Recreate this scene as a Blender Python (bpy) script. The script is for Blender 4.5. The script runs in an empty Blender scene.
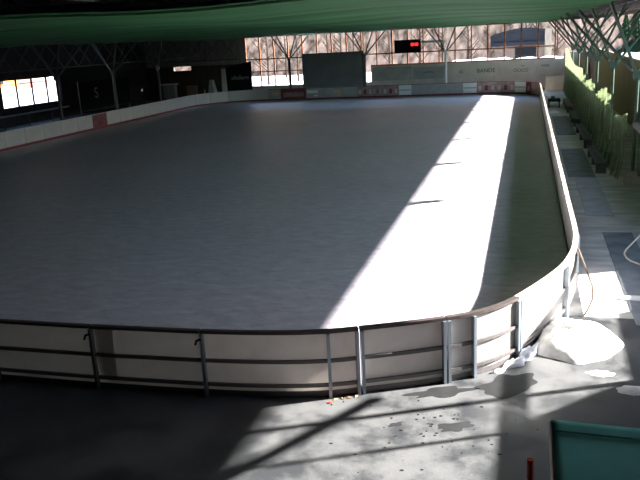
import bpy, math, random
from mathutils import Vector, Matrix, noise
random.seed(7)
C = bpy.context.scene
col = C.collection
R = math.radians

# ------------------------------------------------------------------ camera
F, PITCH, YAW, ROLL, CH = 750.0, .26, .274, -.052, 5.596
fw = Vector((-math.sin(YAW)*math.cos(PITCH), math.cos(YAW)*math.cos(PITCH), -math.sin(PITCH)))
rt = Vector((math.cos(YAW), math.sin(YAW), 0)); up = rt.cross(fw)
r2 = rt*math.cos(ROLL)+up*math.sin(ROLL); u2 = up*math.cos(ROLL)-rt*math.sin(ROLL)
cd = bpy.data.cameras.new('camera'); cam = bpy.data.objects.new('camera', cd); col.objects.link(cam)
cd.sensor_width = 36; cd.lens = F/640*36; cd.clip_end = 2000
cam.matrix_world = Matrix(((r2.x, u2.x, -fw.x, 0), (r2.y, u2.y, -fw.y, 0), (r2.z, u2.z, -fw.z, CH), (0, 0, 0, 1)))
C.camera = cam
# ------------------------------------------------------------------ sky, sun, exposure
w = bpy.data.worlds.new('sky'); C.world = w; w.use_nodes = True
nt = w.node_tree; bg = nt.nodes['Background']
st = nt.nodes.new('ShaderNodeTexSky'); st.sky_type = 'NISHITA'; st.sun_disc = False
st.sun_elevation = R(27); st.sun_rotation = R(65); st.altitude = 900
nt.links.new(st.outputs[0], bg.inputs[0]); bg.inputs[1].default_value = 1.5
sd = bpy.data.lights.new('sun', 'SUN'); sun = bpy.data.objects.new('sun', sd); col.objects.link(sun)
sd.energy = 60; sd.angle = R(1.0); sd.color = (1, .96, .9)
AZ, TA = R(65), .51
sdir = Vector((math.sin(AZ), math.cos(AZ), TA))
sun.rotation_euler = sdir.to_track_quat('Z', 'Y').to_euler(); sun.location = (30, 10, 30)
C.view_settings.view_transform = 'Standard'; C.view_settings.look = 'None'
C.view_settings.gamma = 1; C.view_settings.use_curve_mapping = False
C.view_settings.exposure = -.35

# ------------------------------------------------------------------ materials
def mat(name, color, rough=.6, metal=0, trans=0, see=0, noise_s=None, noise_a=.15, bump=0, emit=None, spec=.5, stretch=None):
    m = bpy.data.materials.new(name); m.use_nodes = True; n = m.node_tree.nodes; l = m.node_tree.links
    b = n['Principled BSDF']; out = n['Material Output']
    b.inputs['Base Color'].default_value = (*color, 1); b.inputs['Roughness'].default_value = rough
    b.inputs['Metallic'].default_value = metal; b.inputs['Specular IOR Level'].default_value = spec
    csock = None
    if noise_s:
        tc = n.new('ShaderNodeTexCoord'); mp = n.new('ShaderNodeMapping'); l.new(tc.outputs['Object'], mp.inputs[0])
        if stretch: mp.inputs['Scale'].default_value = stretch
        nz = n.new('ShaderNodeTexNoise'); nz.inputs['Scale'].default_value = noise_s; nz.inputs['Detail'].default_value = 6
        l.new(mp.outputs[0], nz.inputs[0])
        cr = n.new('ShaderNodeValToRGB'); l.new(nz.outputs[0], cr.inputs[0])
        cr.color_ramp.elements[0].position = .3; cr.color_ramp.elements[1].position = .7
        cr.color_ramp.elements[0].color = (*[max(0, c*(1-noise_a)) for c in color], 1)
        cr.color_ramp.elements[1].color = (*[min(1, c*(1+noise_a)) for c in color], 1)
        l.new(cr.outputs[0], b.inputs['Base Color']); csock = cr.outputs[0]
        if bump:
            bp = n.new('ShaderNodeBump'); bp.inputs['Strength'].default_value = bump; bp.inputs['Distance'].default_value = .02
            l.new(nz.outputs[0], bp.inputs['Height']); l.new(bp.outputs[0], b.inputs['Normal'])
    last = b.outputs[0]
    if trans:
        t = n.new('ShaderNodeBsdfTranslucent'); t.inputs[0].default_value = (*color, 1)
        if csock: l.new(csock, t.inputs[0])
        mx = n.new('ShaderNodeMixShader'); mx.inputs[0].default_value = trans
        l.new(last, mx.inputs[1]); l.new(t.outputs[0], mx.inputs[2]); last = mx.outputs[0]
    if see:
        t = n.new('ShaderNodeBsdfTransparent'); mx = n.new('ShaderNodeMixShader'); mx.inputs[0].default_value = see
        l.new(last, mx.inputs[1]); l.new(t.outputs[0], mx.inputs[2]); last = mx.outputs[0]
    if emit:
        b.inputs['Emission Color'].default_value = (*color, 1); b.inputs['Emission Strength'].default_value = emit
    l.new(last, out.inputs[0])
    return m
M = {
 'panel': mat('board_panel_plastic', (.66, .635, .60), .5, trans=.5, noise_s=3, noise_a=.06),
 'panel_light': mat('newer_board_plastic', (.8, .77, .7), .5, trans=.35),
 'panel_far': mat('board_plastic_white', (.62, .58, .54), .5, noise_s=2, noise_a=.05),
 'rail': mat('dark_board_rail', (.045, .032, .03), .6, noise_s=6, noise_a=.3),
 'cap': mat('pale_board_cap', (.75, .68, .55), .5, noise_s=2, noise_a=.2),
 'cap_orange': mat('orange_cap', (.75, .3, .12), .5),
 'steel': mat('galvanised_steel', (.26, .3, .34), .4, .6),
 'frame': mat('frame_paint', (.10, .09, .09), .5),
 'red': mat('red_kick', (.22, .03, .035), .5),
 'maroon': mat('maroon_panel', (.22, .05, .05), .5, noise_s=3, noise_a=.4),
 'pinkish': mat('pinkish_panel', (.42, .27, .25), .5, noise_s=2.5, noise_a=.35),
 'greyp': mat('grey_panel', (.45, .44, .43), .5, noise_s=2, noise_a=.1),
 'white_and_sunlit': mat('white_and_sunlit_panel', (.9, .9, .88), .4),  # white curtain and marks; on far boards the white stands for sunlight
 'amber': mat('amber_mark', (.75, .5, .3), .5),
 'ice': None, 'floor': None,
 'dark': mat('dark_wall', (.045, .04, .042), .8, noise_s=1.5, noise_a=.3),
 'brown': mat('brown_timber', (.26, .19, .13), .8, noise_s=2, noise_a=.35, stretch=(4, 4, .3)),
 'deck': mat('roof_deck', (.09, .09, .09), .8),
 'truss': mat('truss_steel', (.11, .11, .105), .5, .2),
 'truss_green': mat('truss_green', (.07, .12, .08), .5, .2),
 'net': mat('green_roof_net', (.035, .17, .06), .75, trans=.2, noise_s=1.2, noise_a=.35, stretch=(.15, 2, 1)),
 'curtain': mat('green_curtain_net', (.2, .26, .12), .85, trans=.3, see=.5, noise_s=4, noise_a=.45, stretch=(1, 3, .3)),
 'mullion': mat('orange_brown_mullion', (.42, .12, .04), .5),
 'beige': mat('beige_render', (.68, .59, .5), .8, noise_s=1, noise_a=.12),
 'banner': mat('cream_banner', (.66, .6, .48), .7, noise_s=1, noise_a=.1),
 'greybanner': mat('grey_banner', (.45, .44, .4), .7, noise_s=1, noise_a=.2),
 'ink': mat('banner_ink', (.12, .03, .03), .7),
 'inkdark': mat('dark_ink', (.05, .05, .05), .7),
 'charcoal': mat('charcoal_sheet', (.26, .265, .28), .7, noise_s=.8, noise_a=.15),
 'black': mat('black_sheet', (.012, .012, .014), .9, spec=.1),
 'white': mat('white_paint', (.8, .8, .78), .5),
 'digit': mat('red_digits', (1, .05, .04), .5, emit=3),
 'snow': mat('snow', (.86, .88, .9), .7, noise_s=3, noise_a=.06, bump=.5),
 'dirtysnow': mat('dirty_snow', (.72, .72, .72), .8, noise_s=5, noise_a=.25, bump=1),
 'slope': mat('forest_slope', (.17, .115, .085), .95, noise_s=1.1, noise_a=.85, stretch=(1, .3, .35), spec=0),
 'bark': mat('bark', (.05, .03, .02), .9, spec=.1, noise_s=2, noise_a=.3),
 'conifer': mat('conifer', (.012, .022, .01), .9, spec=0, noise_s=2, noise_a=.4),
 'roofdark': mat('dark_roof', (.02, .02, .024), .8, spec=.1, noise_s=1, noise_a=.2),
 'mat': mat('rubber_mat', (.19, .21, .24), .7, noise_s=2, noise_a=.3, bump=.3),
 'mat_light': mat('worn_rubber_mat', (.42, .45, .52), .7, noise_s=2, noise_a=.2),
 'wood': mat('bench_wood', (.09, .085, .08), .7, noise_s=3, noise_a=.3),
 'concrete': mat('pale_concrete', (.45, .43, .38), .85, noise_s=4, noise_a=.12),
 'teal': mat('teal_tarpaulin', (.09, .38, .32), .55, noise_s=3, noise_a=.12),
 'pinkedge': mat('pink_grey_edge', (.35, .25, .25), .6),
 'redpole': mat('signal_red', (1, .13, .06), .5),
 'rope': mat('brown_rope', (.16, .10, .07), .8),
 'tube': mat('white_tube', (.7, .68, .6), .4),
 'wet': mat('wet_stain', (.018, .019, .02), .7, spec=.2, noise_s=3, noise_a=.3),
 'leaf': mat('dry_leaf', (.35, .2, .08), .8),
 'railblue': mat('pale_blue_rail', (.5, .55, .75), .35, .3),
 'orangecar': mat('orange_paint', (.8, .25, .05), .4),
 'yellow': mat('yellow_paint', (.7, .45, .08), .5),
 'greycloth': mat('grey_white_cloth', (.5, .48, .47), .8, noise_s=2, noise_a=.2),
 'boxbrown': mat('brown_carton', (.2, .12, .07), .8),
 'greybox': mat('grey_cabinet', (.2, .2, .18), .6),
}
def ice_mat():
    m = bpy.data.materials.new('rink_ice'); m.use_nodes = True; n = m.node_tree.nodes; l = m.node_tree.links; b = n['Principled BSDF']
    tc = n.new('ShaderNodeTexCoord')
    mp = n.new('ShaderNodeMapping'); l.new(tc.outputs['Object'], mp.inputs[0]); mp.inputs['Rotation'].default_value = (0, 0, -.6); mp.inputs['Scale'].default_value = (1, 2.2, 1)
    a = n.new('ShaderNodeTexNoise'); a.inputs['Scale'].default_value = 1.7; a.inputs['Detail'].default_value = 10; a.inputs['Roughness'].default_value = .78; l.new(mp.outputs[0], a.inputs[0])
    g = n.new('ShaderNodeTexNoise'); g.inputs['Scale'].default_value = .16; g.inputs['Detail'].default_value = 3; l.new(tc.outputs['Object'], g.inputs[0])
    c = n.new('ShaderNodeValToRGB'); l.new(a.outputs[0], c.inputs[0])
    c.color_ramp.elements[0].position = .3; c.color_ramp.elements[0].color = (.36, .33, .40, 1)
    c.color_ramp.elements[1].position = .68; c.color_ramp.elements[1].color = (.78, .72, .81, 1)
    mx = n.new('ShaderNodeMixRGB'); mx.blend_type = 'MULTIPLY'; mx.inputs[0].default_value = .35
    l.new(c.outputs[0], mx.inputs[1]); l.new(g.outputs[0], mx.inputs[2]); l.new(mx.outputs[0], b.inputs['Base Color'])
    rr = n.new('ShaderNodeMapRange'); rr.inputs['To Min'].default_value = .28; rr.inputs['To Max'].default_value = .5
    l.new(a.outputs[0], rr.inputs[0]); l.new(rr.outputs[0], b.inputs['Roughness'])
    bp = n.new('ShaderNodeBump'); bp.inputs['Strength'].default_value = .5; bp.inputs['Distance'].default_value = .03
    l.new(a.outputs[0], bp.inputs['Height']); l.new(bp.outputs[0], b.inputs['Normal'])
    return m
M['ice'] = ice_mat()
def floor_mat():
    m = bpy.data.materials.new('concrete_floor'); m.use_nodes = True; n = m.node_tree.nodes; l = m.node_tree.links; b = n['Principled BSDF']
    tc = n.new('ShaderNodeTexCoord')
    a = n.new('ShaderNodeTexNoise'); a.inputs['Scale'].default_value = 1.1; a.inputs['Detail'].default_value = 8; a.inputs['Roughness'].default_value = .65; l.new(tc.outputs['Object'], a.inputs[0])
    c = n.new('ShaderNodeValToRGB'); l.new(a.outputs[0], c.inputs[0])
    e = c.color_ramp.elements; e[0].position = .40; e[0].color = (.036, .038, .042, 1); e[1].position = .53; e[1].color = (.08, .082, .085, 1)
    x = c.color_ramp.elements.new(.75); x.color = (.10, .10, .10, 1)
    l.new(c.outputs[0], b.inputs['Base Color'])
    f = n.new('ShaderNodeTexNoise'); f.inputs['Scale'].default_value = 30; f.inputs['Detail'].default_value = 4; l.new(tc.outputs['Object'], f.inputs[0])
    rr = n.new('ShaderNodeMapRange'); rr.inputs['From Min'].default_value = .4; rr.inputs['From Max'].default_value = .6; rr.inputs['To Min'].default_value = .35; rr.inputs['To Max'].default_value = .75
    l.new(a.outputs[0], rr.inputs[0]); l.new(rr.outputs[0], b.inputs['Roughness'])
    bp = n.new('ShaderNodeBump'); bp.inputs['Strength'].default_value = .3; bp.inputs['Distance'].default_value = .01
    l.new(f.outputs[0], bp.inputs['Height']); l.new(bp.outputs[0], b.inputs['Normal'])
    return m
M['floor'] = floor_mat()
def glass_mat():
    m = bpy.data.materials.new('window_glass'); m.use_nodes = True; n = m.node_tree.nodes; l = m.node_tree.links
    t = n.new('ShaderNodeBsdfTransparent'); t.inputs[0].default_value = (.93, .95, .95, 1)
    g = n.new('ShaderNodeBsdfGlossy'); g.inputs['Roughness'].default_value = .05
    fr = n.new('ShaderNodeFresnel'); fr.inputs[0].default_value = 1.45
    mx = n.new('ShaderNodeMixShader'); l.new(fr.outputs[0], mx.inputs[0]); l.new(t.outputs[0], mx.inputs[1]); l.new(g.outputs[0], mx.inputs[2])
    l.new(mx.outputs[0], n['Material Output'].inputs[0]); return m
M['glass'] = glass_mat()

# ------------------------------------------------------------------ helpers
def tag(o, label=None, cat=None, group=None, kind=None):
    if label: o['label'] = label
    if cat: o['category'] = cat
    if group: o['group'] = group
    if kind: o['kind'] = kind
    return o
def empty(name, loc, label=None, cat=None, group=None):
    o = bpy.data.objects.new(name, None); col.objects.link(o); o.location = loc; o.empty_display_size = .1
    return tag(o, label, cat, group)
class MB:
    def __init__(s): s.v = []; s.f = []
    def quadbox(s, p):            # 8 corners: 4 bottom ccw, 4 top ccw
        b = len(s.v); s.v += [Vector(x) for x in p]
        for q in ((3,2,1,0),(4,5,6,7),(0,1,5,4),(1,2,6,5),(2,3,7,6),(3,0,4,7)): s.f.append([b+i for i in q])
        return s
    def box(s, x0, y0, z0, x1, y1, z1):
        return s.quadbox([(x0,y0,z0),(x1,y0,z0),(x1,y1,z0),(x0,y1,z0),(x0,y0,z1),(x1,y0,z1),(x1,y1,z1),(x0,y1,z1)])
    def tube(s, pts, r, n=8, r1=None):
        pts = [Vector(p) for p in pts]; b = len(s.v); N = len(pts)
        a0 = None
        for i, p in enumerate(pts):
            d = (pts[min(i+1, N-1)]-pts[max(i-1, 0)]).normalized()
            if a0 is None: a0 = d.orthogonal().normalized()
            a0 = (a0-d*a0.dot(d)).normalized(); c = d.cross(a0)
            rr = r if r1 is None else r+(r1-r)*i/(N-1)
            for k in range(n):
                t = 2*math.pi*k/n+math.pi/4; s.v.append(p+(a0*math.cos(t)+c*math.sin(t))*rr)
        for i in range(N-1):
            for k in range(n):
                s.f.append([b+i*n+k, b+i*n+(k+1)%n, b+(i+1)*n+(k+1)%n, b+(i+1)*n+k])
        s.f.append([b+k for k in reversed(range(n))]); s.f.append([b+(N-1)*n+k for k in range(n)])
        return s
    def strip(s, line, nrm, o0, o1, z0, z1):   # solid swept along a ground polyline between two offsets and two heights
        b = len(s.v)
        for p, n_ in zip(line, nrm):
            for o, z in ((o0, z0), (o1, z0), (o1, z1), (o0, z1)): s.v.append(Vector((p[0]+n_[0]*o, p[1]+n_[1]*o, z)))
        N = len(line)
        for i in range(N-1):
            for k in range(4): s.f.append([b+i*4+k, b+i*4+(k+1)%4, b+(i+1)*4+(k+1)%4, b+(i+1)*4+k])
        s.f.append([b+3, b+2, b+1, b]); s.f.append([b+(N-1)*4+k for k in range(4)])
        return s
    def grid(s, fn, nu, nv):
        b = len(s.v)
        for i in range(nu+1):
            for j in range(nv+1): s.v.append(Vector(fn(i/nu, j/nv)))
        for i in range(nu):
            for j in range(nv):
                a = b+i*(nv+1)+j; s.f.append([a, a+nv+1, a+nv+2, a+1])
        return s
    def build(s, name, m, parent=None, smooth=False, bevel=0):
        off = Vector((0, 0, 0))
        q = parent
        while q is not None: off += q.location; q = q.parent
        me = bpy.data.meshes.new(name); me.from_pydata([tuple(v-off) for v in s.v], [], s.f); me.update()
        me.materials.append(m)
        if smooth: me.polygons.foreach_set('use_smooth', [True]*len(me.polygons))
        o = bpy.data.objects.new(name, me); col.objects.link(o)
        if parent: o.parent = parent
        if bevel:
            bv = o.modifiers.new('bevel', 'BEVEL'); bv.width = bevel; bv.segments = 2
        return o
def solidify(o, t):
    k = o.modifiers.new('thickness', 'SOLIDIFY'); k.thickness = t; k.offset = 0
def struct(name, mb, m, parent=None, **k):
    o = mb.build(name, m, parent, **k)
    if not parent: o['kind'] = 'structure'
    return o
def dup(root, loc, label=None):
    r = root.copy(); col.objects.link(r); r.location = loc
    if label: r['label'] = label
    for ch in list(root.children):
        c = ch.copy(); col.objects.link(c); c.parent = r
        for g in list(ch.children):
            d = g.copy(); col.objects.link(d); d.parent = c
    return r
def text(body, size, m, name, loc, rot, parent=None, ext=.004, bold=False):
    cu = bpy.data.curves.new(name, 'FONT'); cu.body = body; cu.size = size; cu.extrude = ext; cu.align_x = 'CENTER'; cu.align_y = 'CENTER'
    t = bpy.data.objects.new('tmp', cu); col.objects.link(t); bpy.context.view_layer.update()
    me = bpy.data.meshes.new_from_object(t.evaluated_get(bpy.context.evaluated_depsgraph_get()))
    bpy.data.objects.remove(t); me.materials.clear(); me.materials.append(m)
    o = bpy.data.objects.new(name, me); col.objects.link(o)
    if parent: o.parent = parent; o.location = Vector(loc)-parent.location
    else: o.location = loc
    o.rotation_euler = rot
    return o

# ------------------------------------------------------------------ the rink outline
XL, XR, Y1 = -30.85, 1.13, 72.0
def outline():
    p = [(-24.5, 10.5), (-16, 10.44), (-12, 10.43), (-9, 10.43), (-7, 10.42), (-5.05, 10.47), (-3.8, 10.58), (-2.99, 10.75), (-2.5, 10.95),
         (-1.85, 11.24), (-1.22, 11.56), (-.79, 11.84), (-.42, 12.2), (-.1, 12.68), (.25, 13.4), (.55, 14.1), (.78, 14.75), (.97, 15.6), (1.08, 16.5), (1.13, 17.5), (1.13, 19.5), (1.13, 22)]
    P = []
    for i in range(len(p)-1):
        a, b, c, d = [Vector(p[max(0, min(len(p)-1, i+k))]) for k in (-1, 0, 1, 2)]
        for t in range(6):
            t /= 6; P.append(.5*((2*b)+(c-a)*t+(2*a-5*b+4*c-d)*t*t+(3*b-a-3*c+d)*t**3))
    y = 22.
    while y < Y1-5: P.append(Vector((XR, y))); y += .5
    for k in range(24): t = k/24*math.pi/2; P.append(Vector((XR-4.5+4.5*math.cos(t), Y1-4.5+4.5*math.sin(t))))
    x = XR-4.5
    while x > XL+6: P.append(Vector((x, Y1))); x -= .5
    for k in range(24): t = math.pi/2+k/24*math.pi/2; P.append(Vector((XL+6+6*math.cos(t), Y1-6+6*math.sin(t))))
    y = Y1-6
    while y > 17: P.append(Vector((XL, y))); y -= .5
    for k in range(16): t = math.pi+k/16*math.pi/2; P.append(Vector((XL+6.3+6.3*math.cos(t), 16.8+6.3*math.sin(t))))
    return P
OUT = outline()
S = [0.]
for i in range(1, len(OUT)): S.append(S[-1]+(OUT[i]-OUT[i-1]).length)
def at_s(s):
    s = max(0, min(S[-1]-1e-6, s)); lo = 0; hi = len(S)-1
    while hi-lo > 1:
        m = (lo+hi)//2
        if S[m] <= s: lo = m
        else: hi = m
    t = (s-S[lo])/(S[hi]-S[lo]); return OUT[lo].lerp(OUT[hi], t)
def nrm_s(s):
    d = (at_s(s+.12)-at_s(s-.12)).normalized(); return Vector((d.y, -d.x))   # outward
def s_of(x, y):
    return min(range(0, int(S[-1]*20)), key=lambda k: (at_s(k/20)-Vector((x, y))).length)/20
def span(s0, s1, step=.25):
    n = max(2, int(abs(s1-s0)/step)+1); ss = [s0+(s1-s0)*k/n for k in range(n+1)]
    return [at_s(s) for s in ss], [nrm_s(s) for s in ss]
H = 1.15

# ------------------------------------------------------------------ structure
struct('floor', MB().box(-41, -6, -.2, 10, 79.8, 0), M['floor'])
b = MB(); b.v = [Vector((p.x, p.y, .012)) for p in OUT]+[Vector((p.x, p.y, .002)) for p in OUT]; n_ = len(OUT)
b.f = [list(range(n_)), list(reversed(range(n_, 2*n_)))]+[[i, i+n_, (i+1) % n_+n_, (i+1) % n_] for i in range(n_)]
tag(b.build('ice_sheet', M['ice']), 'grey ice surface filling the rink inside the boards, sunlit stripe along its right side', 'ice')
struct('floor_walkway', MB().box(1.2, 14.9, 0, 5.8, 73.9, .004).box(1.2, 74.2, 0, 1.3, 74.3, .004), mat('walkway_paving', (.58, .56, .54), .8, noise_s=1.2, noise_a=.3, stretch=(.6, 2, 1)))
# outside ground: snow
g = MB(); g.box(-200, 79.8, -.4, 120, 135, -.06); struct('floor_outside_far', g, M['snow'])
g = MB(); g.box(-200, -40, -.4, -41, 79.8, -.06); struct('floor_outside_left', g, M['snow'])
g = MB(); g.box(10, -40, -.4, 120, 79.8, -.06); struct('floor_outside_right', g, M['snow'])
# ceiling deck
struct('ceiling', MB().box(-41, -6, 8.35, 7.5, 79.5, 8.6), M['deck'])
# walls
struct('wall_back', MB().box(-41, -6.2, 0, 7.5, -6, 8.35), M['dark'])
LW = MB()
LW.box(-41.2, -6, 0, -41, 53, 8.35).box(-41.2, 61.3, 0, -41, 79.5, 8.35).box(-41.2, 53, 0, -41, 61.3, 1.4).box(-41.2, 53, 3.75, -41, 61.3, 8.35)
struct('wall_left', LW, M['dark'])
FW = MB().box(-41, 78, 0, -29.2, 78.25, 3.1).box(-41, 78, 3.1, -37.7, 78.25, 3.55).box(-35.6, 78, 3.1, -29.2, 78.25, 3.55).box(-35.6, 78.25, 2.7, -35.45, 79.75, 4.2)  # last box is a fin added outside to block sun through the slit
struct('wall_far_left', FW, mat('far_left_wall_dark', (.08, .06, .05), .8, noise_s=1, noise_a=.3, stretch=(3, 1, .3)))  # lower part of the wall in a darker tone than the upper
struct('wall_far_left_upper', MB().box(-41, 78, 3.55, -29.2, 78.25, 6.3), mat('far_left_wall_pale', (.4, .34, .29), .8, noise_s=1, noise_a=.2, stretch=(3, 1, .3)))
struct('wall_far', MB().box(-29.2, 78, 0, -15.5, 78.25, 1.05).box(-15.5, 78, 0, 3.4, 78.25, 2.75).box(3.4, 78, 0, 6, 78.25, 3.3), M['beige'])
struct('wall_far_top', MB().box(-41, 78, 6.3, 7.5, 78.25, 8.35), M['deck'])
struct('wall_far_low', MB().box(1.7, 74, 0, 3.4, 74.2, 1.25), M['beige'])
# right back wall, near heights shaped to cast shade and let sun through
prof = [(-6, 8.3), (4, 8.3), (4.02, 5.4), (9.5, 5.4), (9.52, 3.5), (12.9, 3.42), (13.8, 2.5), (13.9, 2.3), (17.0, 2.25), (17.05, 2.1), (19.8, 2.1), (19.85, 3.72), (78, 3.72)]
wr = MB()
for (ya, za), (yb, zb_) in zip(prof, prof[1:]):
    wr.quadbox([(5.8, ya, 0), (6, ya, 0), (6, yb, 0), (5.8, yb, 0), (5.8, ya, za), (6, ya, za), (6, yb, zb_), (5.8, yb, zb_)])
struct('wall_right', wr, M['brown'])
struct('trim_5', MB().box(7.4, -6, 6.32, 7.5, 79.5, 8.35), M['deck'])       # eave fascia, added to stop sun leaking through the truss
struct('trim_6', MB().box(3.66, 6, 2.08, 3.84, 28.6, 2.24), M['truss'])     # rail between the column feet
# far glass front
wn = empty('window_1', (-13, 78.1, 1)); wn['kind'] = 'structure'
fr = MB(); N = 20; x0, x1 = -29.15, 2.6
for k in range(N+1):
    x = x0+(x1-x0)*k/N; fr.box(x-.06, 78.02, 1.05 if x < -15.4 else 2.75, x+.06, 78.16, 6.3)
for z in (3.95,):
    fr.box(x0, 78.03, z-.06, x1, 78.15, z+.06)
fr.box(x0, 78.03, 1.05, -15.5, 78.15, 1.15).box(-15.5, 78.0, 2.75, x1, 78.2, 2.87).box(x0, 78.03, 6.2, x1, 78.15, 6.3).box(x0, 78.04, 2.6, -22.4, 78.14, 2.7)
fr.build('window_frame', M['mullion'], wn)
MB().box(x0, 78.08, 1.1, -15.5, 78.09, 6.25).box(-15.5, 78.08, 2.8, x1, 78.09, 6.25).build('window_pane', M['glass'], wn)
wn = empty('window_2', (-41.1, 57, 1.3)); wn['kind'] = 'structure'
fr = MB()
for y in (53.05, 55.1, 57.2, 59.3, 61.25): fr.box(-41.2, y-.05, 1.4, -41.05, y+.05, 3.75)
fr.box(-41.2, 53, 1.4, -41.05, 61.3, 1.5).box(-41.2, 53, 3.65, -41.05, 61.3, 3.75).box(-41.18, 53, 3.3, -41.07, 61.3, 3.36)
fr.build('window_frame', M['black'], wn)

# roof space truss : one continuous welded structure
tr = MB()
zb, zt, mod = 6.65, 8.15, 2.667
nx, ny = 18, 31; ox, oy = -40.6, -4
for i in range(nx+1):
    x = ox+i*mod; tr.tube([(x, oy, zb), (x, oy+ny*mod-.1, zb)], .06, 4)
    if i < nx: tr.tube([(x+mod/2, oy+mod/2, zt), (x+mod/2, oy+(ny-.5)*mod, zt)], .06, 4)
for j in range(ny+1):
    y = min(oy+j*mod, 77.9); tr.tube([(ox, y, zb), (ox+nx*mod, y, zb)], .06, 4)
    if j < ny: tr.tube([(ox+mod/2, y+mod/2, zt), (ox+(nx-.5)*mod, y+mod/2, zt)], .05, 4)
for i in range(nx):
    for j in range(ny-1):
        c = (ox+(i+.5)*mod, oy+(j+.5)*mod, zt)
        for a in (0, 1):
            for e in (0, 1): tr.tube([c, (ox+(i+a)*mod, oy+(j+e)*mod, zb)], .045, 4)
struct('trim_1', tr, M['truss'])
# lattice edge girders hanging below the roof along the left columns, far left wall and right eave
def lattice(p, q, z0, z1, step, r=.05):
    m = MB(); p = Vector(p); q = Vector(q); L = (q-p).length; n = int(L/step); d = (q-p)/n
    m.tube([(p.x, p.y, z0), (q.x, q.y, z0)], r*1.2, 4); m.tube([(p.x, p.y, z1), (q.x, q.y, z1)], r*1.2, 4)
    for k in range(n):
        a = p+d*k; c = p+d*(k+1)
        m.tube([(a.x, a.y, z0), (c.x, c.y, z1)], r, 4); m.tube([(a.x, a.y, z1), (c.x, c.y, z0)], r, 4)
    return m
struct('trim_2', lattice((-33, 4), (-33, 77), 4.6, 6.3, 1.9, .04), M['frame'])
struct('trim_3', lattice((-41, 76.5), (-29.5, 76.5), 4.1, 6.3, 1.9, .045), M['frame'])

# ------------------------------------------------------------------ green net under the roof
def netz(x, y):
    t = (y-14.5)/4.0
    return 6.32+.10*math.cos(2*math.pi*t)+.05*math.cos(2*math.pi*(x+3)/8)+.09*noise.noise((x*.08, y*.9, 0))+.03*math.sin(y*3.3+1.5*math.sin(x*.25))
o = MB().grid(lambda u, v: (-31+33.3*u, 14.5+62.5*v, netz(-31+33.3*u, 14.5+62.5*v)), 60, 330).build('roof_net', M['net'], smooth=True)
tag(o, 'green netting stretched in folds under the roof trusses over the ice', 'net')
ro = []
for k in range(16):
    y = 14.6+k*4.0
    m = MB(); pts = [(-31+i*1.11, y+.05*math.sin(i), netz(-31+i*1.11, y)-.05) for i in range(31)]
    m.tube(pts, .03, 5); m.build('support_rope', M['net'], o)

# ------------------------------------------------------------------ rink boards
def board(s0, s1, label, group=None, near=False, mid_post=None, sheet=None, top='rail', kick=None, posts=(True, True), postm='frame', patch=None, sheet2=None, side='out'):
    g = .012
    line, nm = span(s0+g, s1-g); c = (at_s(s0)+at_s(s1))/2
    t = empty('rink_board', (c.x, c.y, 0), label, 'rink board', group)
    MB().strip(line, nm, -.008, .008, .10, H-.05).build('panel', M[sheet or 'panel'], t)
    MB().strip(line, nm, -.04, .06, H-.05, H).build('top_rail', M[top], t)
    fm = MB().strip(line, nm, .012, .06, .60, .655); fm.build('mid_rail', M['frame'], t)
    MB().strip(line, nm, .012, .06, .18, .235).build('bottom_rail', M['frame'], t)
    MB().strip(line, nm, -.03, .012, .012, .17 if kick else .10).build('kick_plate', M[kick or 'frame'], t)
    def post(s, wd=.05, m=postm):
        l, n2 = span(s-wd/2, s+wd/2, .02)
        MB().strip(l, n2, .01, .10, 0, H-.055).build('post', M[m], t)
    if posts[0]: post(s0+.04)
    if posts[1]: post(s1-.04)
    if mid_post is not None: post(mid_post)
    if patch:
        l, n2 = span(patch[0], patch[1], .1)
        MB().strip(l, n2, .009, .011, .24, H-.06).build('repair_strip', M['panel_light'], t)
    if near and posts[0]:
        p = at_s(s0+.04); q = nrm_s(s0); d = Vector((q.y, -q.x))*-1
        a = p+q*.10
        MB().tube([(a.x, a.y, 1.02), (a.x-.07, a.y-.02, 1.0), (a.x-.09, a.y-.03, .93)], .02, 6).build('latch', M['black'], t)
    return t
sn = [s_of(x, y) for x, y in ((-13.05, 10.43), (-11.05, 10.43), (-9.05, 10.43), (-7.04, 10.42), (-5.06, 10.47), (-2.50, 10.95), (-1.22, 11.56), (-.1, 12.68), (.80, 14.8), (1.12, 17.2))]
nl = ['shaded near board left of the frame edge, farthest from the corner', 'shaded near board just beyond the left frame edge',
      'dark beige near board at the far left of the photo', 'near board in shade with a lighter upright strip beside its left post',
      'wide near board with a post close to its right end, left of the steel joint', 'near board between two steel joints where the ice behind is sunlit',
      'near board with a narrow left bay beside the double post, at the corner', 'brightly sunlit corner board behind the snow ridge',
      'sunlit corner board beside the snow pile, last before the right side']
for i in range(9):
    a, c = sn[i], sn[i+1]
    k = dict(near=i < 5)
    if i == 3: k['patch'] = (a+.10, a+.42)
    if i == 4: k['mid_post'] = s_of(-2.99, 10.75)
    if i == 6: k['mid_post'] = s_of(-.80, 11.83)
    if i >= 4: k['postm'] = 'steel'
    if i < 4: k['posts'] = (True, False)
    board(a, c, nl[i], top='rail' if i < 7 else 'cap', **k)  # last corner boards take the pale cap, sunlight put into the colour
s_cr = sn[-1]; s_fr = s_of(XR-4.5, Y1); s_fl = s_of(XL+6, Y1); s_end = s_of(XL, 27)
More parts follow.
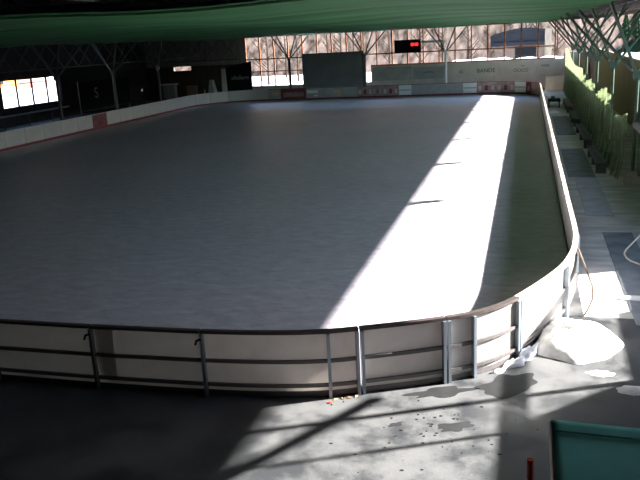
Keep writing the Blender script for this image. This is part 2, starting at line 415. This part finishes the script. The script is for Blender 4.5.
# right side
s = s_cr; k = 0
s_st = s_of(XR, 67.3)
while s < s_st-1.9:
    e = s+2.0
    t = board(s, e, 'straight board with pale cap along the right side walkway' if k > 1 else ['orange-marked board where the corner meets the right side', 'second straight board of the right side counted from the near corner'][k],
              'straight boards of the right side' if k > 1 else None, top='cap', sheet='panel_far')
    l, n2 = span(e-.16, e-.02, .05); tr_ = [c for c in t.children if c.name.startswith('top_rail')][0]
    MB().strip(l, n2, -.045, .065, H-.052, H+.006).build('cap_joint', M['cap_orange' if k in (0, 3) else 'frame'], tr_)
    s = e; k += 1
sA = s
board(sA, s_st, 'short filler board before the bend of the far right corner', top='cap', sheet='panel_far')
sA = s_st
# far side, panels with their colours, white standing for sunlit ones: boundaries by x along the far straight
farb = [(1.1, 'maroon', 'maroon framed board at the far right corner'), (-.05, 'white_and_sunlit', 'board coloured white as if sunlit beside the maroon far corner board'), (-1.0, 'pinkish', 'pinkish printed board left of the sunlit-white one'),
        (-2.7, 'pinkish', 'pinkish printed board right of the narrow sunlit-white one'), (-4.45, 'white_and_sunlit', 'narrow far board coloured white as if sunlit below the cream banner'), (-5.7, 'greyp', 'grey far board under the cream banner'),
        (-7.2, 'greyp', 'grey far board beside the white column foot'), (-8.6, 'greyp', 'grey far board left of the white column foot'), (-10.5, 'white_and_sunlit', 'far board coloured brightest white as if sunlit, in the middle'),
        (-11.7, 'pinkish', 'reddish far board left of the brightest sunlit-white board'), (-13.3, 'pinkish', 'reddish far board in the middle of three'), (-14.2, 'pinkish', 'leftmost of the reddish far boards'),
        (-15.75, 'greyp', 'grey far board under the right end of the charcoal screen'), (-17.2, 'greyp', 'far board with two small amber marks under the charcoal screen'), (-19.0, 'greyp', 'far board with pale marks beside the maroon sign board'),
        (-20.9, 'maroon', 'maroon sign board under the left window bay'), (-23.5, 'greyp', 'far board with amber mark left of the maroon sign board'), (-24.8, 'panel_far', 'white far board at start of left far corner')]
s = sA
xs = [b_[0] for b_ in farb]
board(sA, s_of(.65, 70.0), 'board in the bend of the far right corner', sheet='pinkish', top='red')
s = s_of(.65, 70.0); farobj = []
for i, (x, m, lb) in enumerate(farb[1:] , 1):
    y = Y1 if x < XR-4.5 else Y1-4.5+math.sqrt(max(0, 4.5**2-(x-(XR-4.5))**2))
    e = s_of(x, y)
    t = board(s, e, farb[i-1][2], sheet=farb[i-1][1], top='frame', kick='red'); farobj.append((t, s, e, farb[i-1][1])); s = e
for t, a, e, m in farobj:       # dark centre strip on the sunlit-white ones, amber marks
    pass
def face(s0, s1, z0, z1, m, t, name, off=-.012):
    l, n2 = span(s0, s1, .1); MB().strip(l, n2, off, off+.004, z0, z1).build(name, M[m], t)
for t, a, e, m in farobj:
    x = at_s((a+e)/2).x
    if m == 'white_and_sunlit': face(a+.05, e-.05, .58, .68, 'greyp', t, 'dark_band')
    if m == 'pinkish':
        for q in range(3): face(a+.15+q*(e-a)/3, a+(q+.75)*(e-a)/3, .35, .8, 'maroon' if q % 2 else 'panel_far', t, 'printed_patch')
    if m == 'maroon': face(a+.25, e-.25, .35, .75, 'pinkish', t, 'printed_patch')
    if -19.1 < x < -17: face(a+.2, a+1.0, .55, .85, 'amber', t, 'pale_mark'); face(a+.2, a+.6, .3, .42, 'amber', t, 'pale_mark')  # flat amber colour patches on the board face
    if -21 < x < -19: face(e-1.2, e-.1, .62, .9, 'white_and_sunlit', t, 'pale_mark'); face(e-1.2, e-.8, .3, .45, 'white_and_sunlit', t, 'pale_mark')
    if -24.9 < x < -23.4: face(a+.2, a+.9, .5, .85, 'amber', t, 'pale_mark')
k = 0
while s < s_end:
    e = s+2.0
    p = at_s((s+e)/2)
    mar = 45.5 < p.y < 47.6 or 54.3 < p.y < 56.4
    corner = p.x > XL+.3
    mar = 50.2 < p.y < 52.2
    lb = 'maroon board in the row of white boards on the left side' if mar else ('white board in the bend of the far left corner' if corner else 'white board with red kick plate on the left side of the rink')
    board(s, e, lb, None if mar else ('boards of the far left bend' if corner else 'white boards of the left side'), sheet='maroon' if mar else 'panel_far', top='panel_far', kick='red')
    s = e; k += 1

# ------------------------------------------------------------------ roof columns with four branches
def column(x, y, m, label, group=None, base=True, top=3.9, r=.13, br=2.4):
    t = empty('branching_column', (x, y, 0), label, 'column', group)
    MB().tube([(x, y, .5 if base else 0), (x, y, top)], r, 12).build('shaft', M[m], t, smooth=False)
    for dx, dy in ((-br, .8), (br, .8), (-br/2, -.8), (br/2, -.8)):
        MB().tube([(x, y, top-.1), (x+dx, y+dy, 6.62)], .065, 6).build('branch', M['truss_green' if m != 'white' else 'truss'], t)
    MB().box(x-.16, y-.16, top-.15, x+.16, y+.16, top+.12).build('head', M[m], t)
    if base: MB().box(x-.27, y-.27, 0, x+.27, y+.27, .5).build('base', M['concrete'], t, bevel=.03)
    return t
column(-23.95, 77, 'truss', 'dark branching column in front of the left bay of the far windows', base=False)
column(-15.9, 76.8, 'truss', 'pale-lit branching column at the right edge of the charcoal screen', base=False)
column(-7.75, 76.8, 'white', 'white branching column at the far side beside the cream banner', base=False)
for k, lb in enumerate(['dark column left of the bright opening at the left edge', 'dark column right of the bright opening on the left side', 'dark column in front of the shadowed banner with the letter S', 'dark column right of the shadowed banner with the letter S']):
    column(-33, 40.9+8*k, 'truss', lb, base=False)
for y, lb in ((28.7, 'green column on a pale concrete block beside the right walkway'), (36.7, 'second green column along the right walkway, beside the bench'), (44.7, 'third green column along the right walkway behind the net'),
              (52.7, 'fourth green column along the right walkway behind the net'), (60.7, 'fifth column along the right walkway near the far end'), (68.7, 'last column of the right walkway at the far corner')):
    column(3.75, y, 'truss_green', lb, r=.06)
# right of the frame: poles whose shadows cross the front floor
t = empty('shade_pole', (3.6, 12.87, 0), 'tall pole on the right walkway beyond the frame, nearer the corner', 'pole')
MB().tube([(3.6, 12.87, 0), (3.6, 12.87, 6.6)], .07, 8).build('shaft', M['truss'], t)
MB().tube([(3.6, 13.5, 3.27), (3.6, 11.3, 4.3)], .09, 8).build('brace', M['truss'], t)
t = empty('shade_pole', (3.6, 11.78, 0), 'tall pole on the right walkway beyond the frame, nearer the camera', 'pole')
MB().tube([(3.6, 11.78, 0), (3.6, 11.78, 6.6)], .045, 8).build('shaft', M['truss'], t)

# ------------------------------------------------------------------ far end fittings
t = empty('screen_wall', (-19.05, 76.4, 0), 'large charcoal screen standing in front of the far windows', 'screen')
MB().box(-22.35, 76.4, .9, -16.0, 76.5, 4.25).build('sheet', M['charcoal'], t)
f = MB()
f.box(-22.4, 76.38, 0, -22.3, 76.52, 4.3).box(-16.05, 76.38, 0, -15.95, 76.52, 4.3).box(-22.4, 76.38, 4.25, -15.95, 76.52, 4.33); f.build('frame', M['frame'], t)
t = empty('scoreboard', (-11.6, 77.3, 3.9), 'black scoreboard with small red digits hanging before the far windows', 'scoreboard')
hs = MB().box(-12.95, 77.55, 3.95, -10.3, 77.85, 5.2).build('housing', M['black'], t, bevel=.02)
for x in (-12.6, -11.26, -10.65): MB().tube([(x, 77.86, 5.15), (x, 77.86, 6.7)], .03, 6).build('hanger', M['truss'], t)
for i in range(4):
    x = -11.25+i*.17+(.06 if i > 1 else 0)
    d = MB()
    for z in (4.60, 4.72, 4.84): d.box(x, 77.54, z-.02, x+.12, 77.55, z+.02)
    d.box(x, 77.54, 4.6, x+.025, 77.55, 4.84); d.box(x+.095, 77.54, 4.6, x+.12, 77.55, 4.84)
    d.build('digit', M['digit'], hs)
t = empty('ledge', (-8.8, 77.4, 4.8), 'long white shelf fixed between the scoreboard and the white column', 'shelf')
MB().box(-10.25, 77.3, 4.82, -7.95, 77.6, 5.02).build('shelf_board', M['white'], t)
MB().box(-8.3, 77.3, 3.95, -7.95, 77.6, 4.8).build('bracket', M['white'], t)
def banner(x0, x1, z0, z1, m, label, marks=(), y=77.999):
    t = empty('banner', ((x0+x1)/2, y, z0), label, 'banner')
    MB().box(x0, y-.02, z0, x1, y, z1).build('cloth', M[m], t)
    for (tx, tz, sz, body, mm) in marks: text(body, sz, M[mm], 'lettering', (tx, y-.028, tz), (math.pi/2, 0, 0), t)
    return t
banner(-7.12, -2.75, 1.25, 2.6, 'banner', 'cream banner with faint dark lettering right of the white column', [(-3.9, 1.85, .55, 'BANDE', 'inkdark'), (-6.3, 1.8, .45, 'Ki', 'inkdark')])
banner(-2.5, .68, 1.3, 2.6, 'banner', 'cream banner with small round emblem and red line, middle of the right far wall', [(-.55, 1.75, .45, 'OOCO', 'ink'), (-.4, 2.2, .25, 'ooo', 'inkdark')])
banner(.95, 3.2, 1.35, 2.6, 'banner', 'cream banner with one dark block of letters near the right far corner', [(1.75, 2.1, .42, 'HW', 'inkdark')])
banner(-11.15, -8.0, 1.25, 2.45, 'greybanner', 'pale grey banner under the scoreboard', [(-9.6, 1.95, .35, 'oooooo', 'inkdark')])
banner(-15.3, -11.3, 1.25, 2.6, 'greybanner', 'grey-green banner between screen and pale grey banner')
# black banner left of the windows
t = empty('banner_stand', (-29.3, 76, 0), 'black free-standing banner with a line of white script left of the windows', 'banner')
MB().quadbox([(-30.7, 76, .9), (-27.9, 76, .9), (-27.9, 76.06, .9), (-30.7, 76.06, .9), (-30.7, 76, 3.3), (-27.85, 76, 3.85), (-27.85, 76.06, 3.85), (-30.7, 76.06, 3.3)]).build('sheet', M['black'], t)
text('ellellern', .62, M['greycloth'], 'lettering', (-29.2, 75.99, 2.2), (math.pi/2, 0, 0), t)
for x in (-30.5, -28.1): MB().box(x-.04, 76.06, 0, x+.04, 76.12, 3.3).build('post', M['frame'], t)
# rolled white curtain, draped cover, boxes
def cloth(name, x, y, wd, z0, z1, m, label, cat, taper=.6, waves=5):
    def fn(u, v):
        a = 2*math.pi*u; rr = wd/2*(1-(1-taper)*v)*(1+.18*math.sin(waves*a)); return (x+rr*math.cos(a), y+rr*.6*math.sin(a), z0+(z1-z0)*v)
    o = MB().grid(fn, 40, 6).build(name, m, smooth=True); tag(o, label, cat); return o
cloth('hanging_curtain', -31.2, 76.4, .6, 0, 3.2, M['white_and_sunlit'], 'rolled white curtain hanging left of the black banner', 'curtain', .7)
cloth('draped_cover', -32.3, 75.6, 1.3, 0, 2.1, M['greycloth'], 'grey-white cloth cover draped over something beside the white curtain', 'cover', .35)
t = empty('marker_post', (-33.0, 75.2, 0), 'short yellow post beside the draped grey cover', 'post')
MB().tube([(-33.0, 75.2, 0), (-33.0, 75.2, 1.15)], .09, 8).build('shaft', M['yellow'], t); MB().box(-33.15, 75.05, 0, -32.85, 75.35, .08).build('foot', M['yellow'], t)
t = empty('carton', (-34.6, 75.6, 0), 'brown carton standing left of the yellow post', 'box')
MB().box(-35.1, 75.3, 0, -34.1, 75.9, 1.55).build('body', M['boxbrown'], t, bevel=.02); MB().box(-35.12, 75.28, 1.35, -34.08, 75.92, 1.45).build('lid_band', M['rope'], t)
t = empty('grey_cabinet', (-37.2, 75.6, 0), 'grey cabinet in the shadow at the far left', 'cabinet')
MB().box(-37.9, 75.3, 0, -36.5, 75.9, 1.75).build('body', M['greybox'], t, bevel=.02); MB().box(-38.1, 75.28, 1.75, -36.3, 75.95, 1.85).build('top', M['greycloth'], t)
MB().box(-37.85, 75.27, .1, -37.22, 75.3, 1.65).build('door', M['greybox'], t); MB().box(-37.18, 75.27, .1, -36.55, 75.3, 1.65).build('door', M['greybox'], t)
t = empty('banner_stand', (-36.5, 60.5, 0), 'large shadowed dark banner with a big letter S on the left side', 'banner')
MB().box(-36.5, 57.0, .8, -36.45, 65.5, 3.2).build('sheet', M['black'], t)
text('S', 1.3, M['greybox'], 'lettering', (-36.43, 59.6, 2.1), (math.pi/2, 0, math.pi/2), t)
for y in (57.1, 65.4): MB().box(-36.6, y-.04, 0, -36.5, y+.04, 3.2).build('post', M['frame'], t)
# left railing
t = empty('railing', (-37.3, 50, 0), 'pale blue handrail below the bright opening on the left side', 'railing')
MB().tube([(-37.3, 44, 1.28), (-37.3, 56.5, 1.28)], .07, 8).build('rail', M['railblue'], t)
for y in (45, 48, 51, 54): MB().tube([(-37.3, y, 0), (-37.3, y, 1.28)], .04, 6).build('post', M['frame'], t)

# ------------------------------------------------------------------ outside beyond the glass
def hill(x0, x1, y0, y1, z1, m, name, amp=1.5):
    def fn(u, v):
        x = x0+(x1-x0)*u; y = y0+(y1-y0)*v; return (x, y, -.1+z1*v**.9+amp*v*noise.noise((x*.05, y*.05, 1)))
    o = MB().grid(fn, 60, 20).build(name, m, smooth=True); o['kind'] = 'structure'; return o
hill(-220, 140, 128, 210, 50, M['slope'], 'wooded_hillside')
def hillr(u, v):
    y = -60+300*u; x = 11.5+75*v; return (x, y, -.1+13*(v**.45)+.8*min(1, v*6)*noise.noise((x*.06, y*.06, 3)))
o = MB().grid(hillr, 60, 14).build('dark_hillside', M['conifer'], smooth=True); o['kind'] = 'structure'
def hilll(u, v):
    y = -60+330*u; x = -115-80*v; return (x, y, -.1+38*v+3*noise.noise((x*.06, y*.06, 3)))
o = MB().grid(hilll, 60, 14).build('wooded_hillside', M['slope'], smooth=True); o['kind'] = 'structure'
def bankf(u, v):
    x = -14+36*u; y = 84+8*v; hgt = 2.9*math.sin(math.pi*v)*(1-.2*abs(noise.noise((x*.4, 0, 0)))) * min(1, u*6)
    return (x, y, -.08+hgt)
o = MB().grid(bankf, 40, 12).build('snow_bank', M['snow'], smooth=True)
tag(o, 'white snow bank outside behind the right half of the far windows', 'snow bank')
def tree(x, y, h, seed):
    rnd = random.Random(seed); t = empty('bare_tree', (x, y, 0), 'leafless tree outside beyond the far windows', 'tree', 'leafless trees on the slope')
    z0 = max(-.1, (y-128)/82)*50**1 if y > 128 else -.1
    MB().tube([(x, y, z0-.3), (x+.1, y, z0+h*.5), (x-.1, y, z0+h)], .17, 6, .05).build('trunk', M['bark'], t)
    b_ = MB()
    for k in range(16):
        z = z0+h*(.2+.75*k/16); a = rnd.uniform(0, 6.28); L = h*.17*(1.15-k/16)
        p1 = (x+math.cos(a)*L*.5, y+math.sin(a)*L*.5, z+L*.4); p2 = (x+math.cos(a)*L, y+math.sin(a)*L, z+L*.95)
        b_.tube([(x, y, z), p1, p2], .07, 4, .02)
        for q in (-.6, .6): b_.tube([p1, (p1[0]+math.cos(a+q)*L*.5, p1[1]+math.sin(a+q)*L*.5, p1[2]+L*.5)], .035, 3, .015)
    b_.build('branches', M['bark'], t)
for k in range(30):
    x = -66+k*2.6+random.uniform(-.7, .7)
    tree(x, [101, 107, 113, 121][k % 4]+random.uniform(-1, 1) if not -8 < x < 6 else [122, 125][k % 2], random.uniform(8, 12), k)
# building with a low dark arched roof
t = empty('building', (-1, 110, 0), 'building with dark arched roof outside behind the right far windows', 'building')
MB().box(-4.3, 110, 0, 2.5, 118, 4.2).build('wall', M['rope'], t)
def arc(u, v): return (-4.9+8*u, 109.4+9*v, 4.0+1.7*math.sin(math.pi*(.15+.6*u)))
rf = MB().grid(arc, 16, 2).build('roof', M['roofdark'], t, smooth=True); solidify(rf, .3)
gb = MB()
for q in range(16):
    ua, ub = q/16, (q+1)/16
    xa, xb = -4.9+8*ua, -4.9+8*ub; za, zb2 = [4.0+1.7*math.sin(math.pi*(.15+.6*c_)) for c_ in (ua, ub)]
    gb.quadbox([(xa, 109.6, 4.0), (xb, 109.6, 4.0), (xb, 110, 4.0), (xa, 110, 4.0), (xa, 109.6, za), (xb, 109.6, zb2), (xb, 110, zb2), (xa, 110, za)])
gb.build('gable', M['roofdark'], t)
MB().box(-4.9, 109.3, 3.5, 2.4, 109.9, 4.0).build('eave', M['roofdark'], t)
MB().box(-1.6, 109.95, 1.5, 1.2, 110, 3.4).build('window', M['black'], t)
MB().box(2.3, 109.2, 0, 3.2, 110, 5.6).build('gable_pillar', M['brown'], t)
# parked vehicles and shed beyond left opening / windows
def house(x, y, wx, wy, h, m, label, yaw=0):
    t = empty('house', (x, y, 0), label, 'house')
    MB().box(x-wx, y-wy, 0, x+wx, y+wy, h).build('wall', m, t)
    v = MB(); v.v = [Vector(p) for p in ((x-wx-.4, y-wy-.4, h), (x+wx+.4, y-wy-.4, h), (x+wx+.4, y+wy+.4, h), (x-wx-.4, y+wy+.4, h), (x, y-wy-.4, h+wx*.5), (x, y+wy+.4, h+wx*.5))]
    v.f = [[0, 1, 4], [1, 2, 5, 4], [2, 3, 5], [3, 0, 4, 5], [3, 2, 1, 0]]; v.build('roof', M['roofdark'], t)
    for q in (-.5, .5): MB().box(x+wx, y+q*wy-.5, 1, x+wx+.05, y+q*wy+.5, 2.4).build('window', M['black'], t)
house(-92, 107, 6, 9, 4.5, M['orangecar'], 'orange house seen through the opening on the left side')
house(-88, 126, 5, 5, 4, M['beige'], 'pale house beside the orange house beyond the left opening')
for k in range(24):
    x, y = (13.6+random.uniform(0, 5), 26+k*4.6+random.uniform(-.8, .8)); h = random.uniform(3.6, 4.6)
    zg = -.1+13*((x-11.5)/75)**.45
    t = empty('conifer', (x, y, zg), 'dark evergreen tree outside beyond the right side nets', 'tree', 'evergreens beyond the right side')
    MB().tube([(x, y, zg-.4), (x, y, zg+h*.3)], .25, 8).build('trunk', M['bark'], t)
    cn = MB()
    for q in range(6):
        z = zg+h*.15+h*.8*q/6; rr = h*.24*(1-q/6.5)
        def cone(u, v, z=z, rr=rr): a = 2*math.pi*u; r_ = rr*(1-v)*(1+.2*math.sin(a*7)); return (x+r_*math.cos(a), y+r_*math.sin(a), z+h*.28*v-.05*rr*math.sin(a*7))
        cn.grid(cone, 28, 2)
    cn.build('crown', M['conifer'], t)

# ------------------------------------------------------------------ right walkway
def curtain(y0, y1, zt0, zt1, label, lean=.12):
    def fn(u, v):
        y = y0+(y1-y0)*u; top = zt0+(zt1-zt0)*u-.55*math.sin(math.pi*u)
        x = 3.42+lean*math.sin(y*4.1)*(.5+.5*v)+.06*math.sin(y*11)-.35*(1-v)**3*.5
        return (x, y, .06+(top-.06)*v)
    o = MB().grid(fn, 120, 10).build('net_curtain', M['curtain'], smooth=True); tag(o, label, 'net'); return o
curtain(29.2, 36.4, 2.5, 2.9, 'yellow-green net hung between first and second column of the right walkway')
curtain(36.9, 44.4, 2.9, 2.8, 'yellow-green net hung behind the benches, second bay from the near column')
curtain(44.9, 52.4, 2.8, 3.0, 'yellow-green net in the third bay of the right walkway')
curtain(52.9, 72.5, 3.0, 3.9, 'far long stretch of green net near the far right corner')
def near_curtain():
    def fn(u, v):
        y = 22.5+6*u; top = 2.2+.3*u-.3*math.sin(math.pi*u); return (3.95+.1*math.sin(y*5), y, .35+(top-.35)*v)
    o = MB().grid(fn, 60, 8).build('net_curtain', M['curtain'], smooth=True); tag(o, 'yellow-green net at the right photo edge in front of the near column', 'net')
near_curtain()
def rubber(x0, y0, x1, y1, m, label):
    o = MB().box(x0, y0, .002, x1, y1, .022).build('rubber_mat', M[m], bevel=.006); tag(o, label, 'mat')
rubber(2.13, 14.5, 2.9, 21.6, 'mat', 'dark rubber mat nearest the white hoop on the right walkway')
rubber(1.85, 23.6, 2.66, 29.8, 'mat_light', 'long pale blue-grey mat in the middle of the right walkway')
rubber(1.62, 30.0, 2.64, 37.3, 'mat', 'dark rubber mat beside the near bench')
rubber(1.65, 42.5, 2.64, 51.8, 'mat', 'dark rubber mat farther along the walkway, before the trolley')
def bench(y0, y1, label):
    x = 2.88; t = empty('bench', (x, (y0+y1)/2, 0), label, 'bench')
    for k in range(4): MB().box(x-.22+k*.11, y0, .42, x-.14+k*.11, y1, .46).build('slat', M['wood'], t)
    for y in (y0+.3, (y0+y1)/2, y1-.3): MB().box(x-.2, y-.04, 0, x+.2, y+.04, .42).build('leg', M['frame'], t)
bench(30.6, 35.2, 'nearest dark slatted bench on the right walkway'); bench(37.2, 43.6, 'slatted bench in the middle of the right walkway')
bench(46.0, 51.0, 'slatted bench in front of the third net'); bench(53.5, 60.0, 'farthest slatted bench on the right walkway')
t = empty('trolley', (1.95, 58, 0), 'low dark trolley with pale top standing by the far right boards', 'trolley')
MB().box(1.55, 57.4, .45, 2.4, 58.8, .6).build('tray', M['black'], t); MB().box(1.6, 57.5, .15, 2.35, 58.7, .22).build('shelf', M['white'], t)
for x in (1.62, 2.33):
    for y in (57.5, 58.7): MB().box(x-.03, y-.03, 0, x+.03, y+.03, .45).build('leg', M['black'], t)
MB().box(1.75, 57.8, .6, 2.0, 58.3, .8).build('bin', M['truss_green'], t)
for i, (x, y, sx, sy, lb) in enumerate([(2.3, 61.5, .5, 1.6, 'flat white patch in place of sunlit floor beyond the trolley'), (1.9, 54.6, .35, 1.2, 'flat white patch in place of sunlit floor before the trolley'), (1.75, 11.7, .28, .18, 'small dirty snow scrap at the right photo edge'), (1.3, 12.25, .22, .12, 'small snow scrap just below the snow pile'), (2.3, 16.1, .42, .16, 'strip of snow lying across the near rubber mat')]):  # first two are pale patches standing for sunlit floor, the rest snow
    z0 = .022 if i == 4 else 0
    def fn(u, v, x=x, y=y, sx=sx, sy=sy, z0=z0):
        a = 2*math.pi*u; k = 1+.35*noise.noise((math.cos(a)*2+x, math.sin(a)*2, y)); return (x+sx*k*v*math.cos(a), y+sy*k*v*math.sin(a), z0+.03*(1-v**2)+.001)
    tag(MB().grid(fn, 30, 5).build('snow_and_sun_patch', M['snow' if i < 2 else 'dirtysnow'], smooth=True), lb, 'snow')
# hoop: bent tube frame of a practice goal
t = empty('goal_frame', (2.9, 18.9, 0), 'white bent tube goal frame entering at the right photo edge', 'goal')
MB().tube([(3.3, 19.4, 1.22), (2.95, 19.2, .8), (2.62, 19.0, .48), (2.42, 18.9, .28), (2.39, 18.87, .18), (2.44, 18.8, .1), (2.52, 18.7, .06), (2.75, 18.4, .045), (3.4, 18.3, .045)], .022, 8).build('front_tube', M['tube'], t, smooth=True)
MB().tube([(3.3, 19.4, 1.22), (3.6, 18.9, 1.2), (3.4, 18.3, .045)], .022, 8).build('rear_tube', M['tube'], t)
# rope at the corner
o = MB().tube([(1.10, 15.75, 1.17), (1.17, 15.5, 1.02), (1.26, 15.3, .8), (1.36, 15.2, .55), (1.37, 15.1, .32), (1.27, 15.0, .1), (1.2, 14.9, .03)], .018, 8).build('rope', M['rope'], smooth=True)
tag(o, 'brown rope hanging over the corner board above the snow pile', 'rope')

# ------------------------------------------------------------------ snow pile and ridge by the corner
def pile(u, v):
    a = 2*math.pi*u; cx, cy = .92, 13.55
    ca, sa = math.cos(a), math.sin(a)
    k = 1+.22*noise.noise((ca*1.7, sa*1.7, 5))
    rx, ry = .84*k*v, .95*k*v
    x = cx+rx*ca; y = cy+ry*sa
    x = max(x, .30+(y-13.4)*.42+.02) if y < 16 else x
    h = .33*(1-v*v)**.8*(1+.35*noise.noise((x*2.6, y*2.6, 7)))+.05*noise.noise((x*7, y*7, 2))*(1-v)+.03*noise.noise((x*22, y*22, 2))*(1-v)
    return (x, y, max(.003, h))
tag(MB().grid(pile, 72, 26).build('snow_pile', M['dirtysnow'], smooth=True), 'heap of scraped snow piled against the near right corner of the boards', 'snow')
s0, s1 = s_of(-.55, 12.05), s_of(.45, 13.85)
def ridge(u, v):
    s = s0+(s1-s0)*u; p = at_s(s); q = nrm_s(s); wd = .14+.16*noise.noise((u*9, 1, 0))
    e = math.sin(math.pi*min(1, max(0, u)))**.5
    hh = .13*e*(1+1.1*noise.noise((u*14, v*3, 0)))*math.sin(math.pi*(.25+.75*v)); p = p+q*(.11+wd*v*e)
    return (p.x, p.y, max(.003, hh))
tag(MB().grid(ridge, 50, 8).build('snow_ridge', M['snow'], smooth=True), 'low ridge of snow along the foot of the sunlit corner boards', 'snow')

# ------------------------------------------------------------------ front floor details
def blob(x, y, sx, sy, m, name, label, cat, ang=0, seed=0):
    def fn(u, v):
        a = 2*math.pi*u; k = 1+.6*noise.noise((math.cos(a)*1.6+seed, math.sin(a)*1.6, 0)); dx, dy = sx*k*v*math.cos(a), sy*k*v*math.sin(a)
        return (x+dx*math.cos(ang)-dy*math.sin(ang), y+dx*math.sin(ang)+dy*math.cos(ang), .003)
    tag(MB().grid(fn, 40, 3).build(name, M[m]), label, cat)
blob(-.93, 10.07, .27, .12, 'wet', 'puddle', 'larger dark puddle on the sunlit concrete in front of the double post', 'puddle', .5, 1)
blob(-1.78, 10.0, .1, .06, 'wet', 'puddle', 'small dark puddle left of the larger one', 'puddle', .6, 5)
blob(-1.25, 11.15, .5, .16, 'wet', 'puddle', 'long wet stain along the foot of the near board with steel joints', 'puddle', .45, 8)
blob(-.2, 11.6, .55, .35, 'wet', 'puddle', 'wide wet stain in front of the snow ridge', 'puddle', .7, 12)
rnd = random.Random(3)
cr = MB()
for k in range(60):
    x = rnd.gauss(-1.2, .75); y = rnd.gauss(9.9, .55)
    if y > 10.6+max(0, (x+2.9))*.5: continue
    a = rnd.uniform(.004, .017); q = rnd.uniform(.5, 1.8); cr.box(x-a*q, y-a, .001, x+a*q, y+a, .004+a*.2)
tag(cr.build('debris', M['wet']), 'scattered dark flecks of dirt on the sunlit concrete', 'debris', kind='stuff')
for k, (x, y) in enumerate([(-2.93, 10.5), (-2.86, 10.62), (-2.76, 10.68), (-2.66, 10.72), (-2.55, 10.78)]):
    m = MB(); a = k*1.1; c_, s_ = math.cos(a)*.05, math.sin(a)*.05
    m.v = [Vector((x-c_, y-s_, .004)), Vector((x+s_*.5, y-c_*.5, .02)), Vector((x+c_, y+s_, .006)), Vector((x-s_*.5, y+c_*.5, .018))]; m.f = [[0, 1, 2, 3]]
    o = m.build('dry_leaf', M['leaf' if k else 'redpole']); solidify(o, .004); tag(o, 'dry brown leaf at the foot of the first steel joint post', 'leaf', 'dry leaves at the steel joint')
# teal tarpaulin cover on a low frame, near the camera at right
t = empty('tarpaulin_booth', (1.1, 5.6, 0), 'teal tarpaulin roof of a small booth in the bottom right corner', 'booth')
def tp(u, v):
    x = .28+1.7*u; y = 6.38-1.7*v; return (x, y, 2.2-.02*math.sin(math.pi*u)-.015*math.sin(9*v)+.0*u)
o = MB().grid(tp, 24, 24).build('tarpaulin', M['teal'], t, smooth=True); solidify(o, .012)
def seam(u, v): return (.30+1.66*u, 6.20-.015*v*2, 2.205-.02*math.sin(math.pi*u)+.012*math.sin(math.pi*v))
MB().grid(seam, 20, 4).build('fold', M['teal'], t, smooth=True)
MB().box(.262, 4.7, 1.95, .28, 6.38, 2.19).build('side_trim', M['pinkedge'], t)
MB().box(.28, 6.37, 1.95, 1.98, 6.385, 2.18).build('valance', M['teal'], t)
for x, y in ((.33, 6.3), (1.93, 6.3), (.33, 4.75), (1.93, 4.75)): MB().box(x-.03, y-.03, 0, x+.03, y+.03, 2.16).build('post', M['frame'], t)
t = empty('marker_pole', (.09, 5.55, 0), 'orange-red marker pole rising at the bottom edge left of the teal booth', 'pole')
MB().tube([(.09, 5.55, 0), (.09, 5.55, 2.28)], .028, 10).build('shaft', M['redpole'], t)
MB().box(-.06, 5.4, 0, .24, 5.7, .05).build('foot', M['frame'], t)
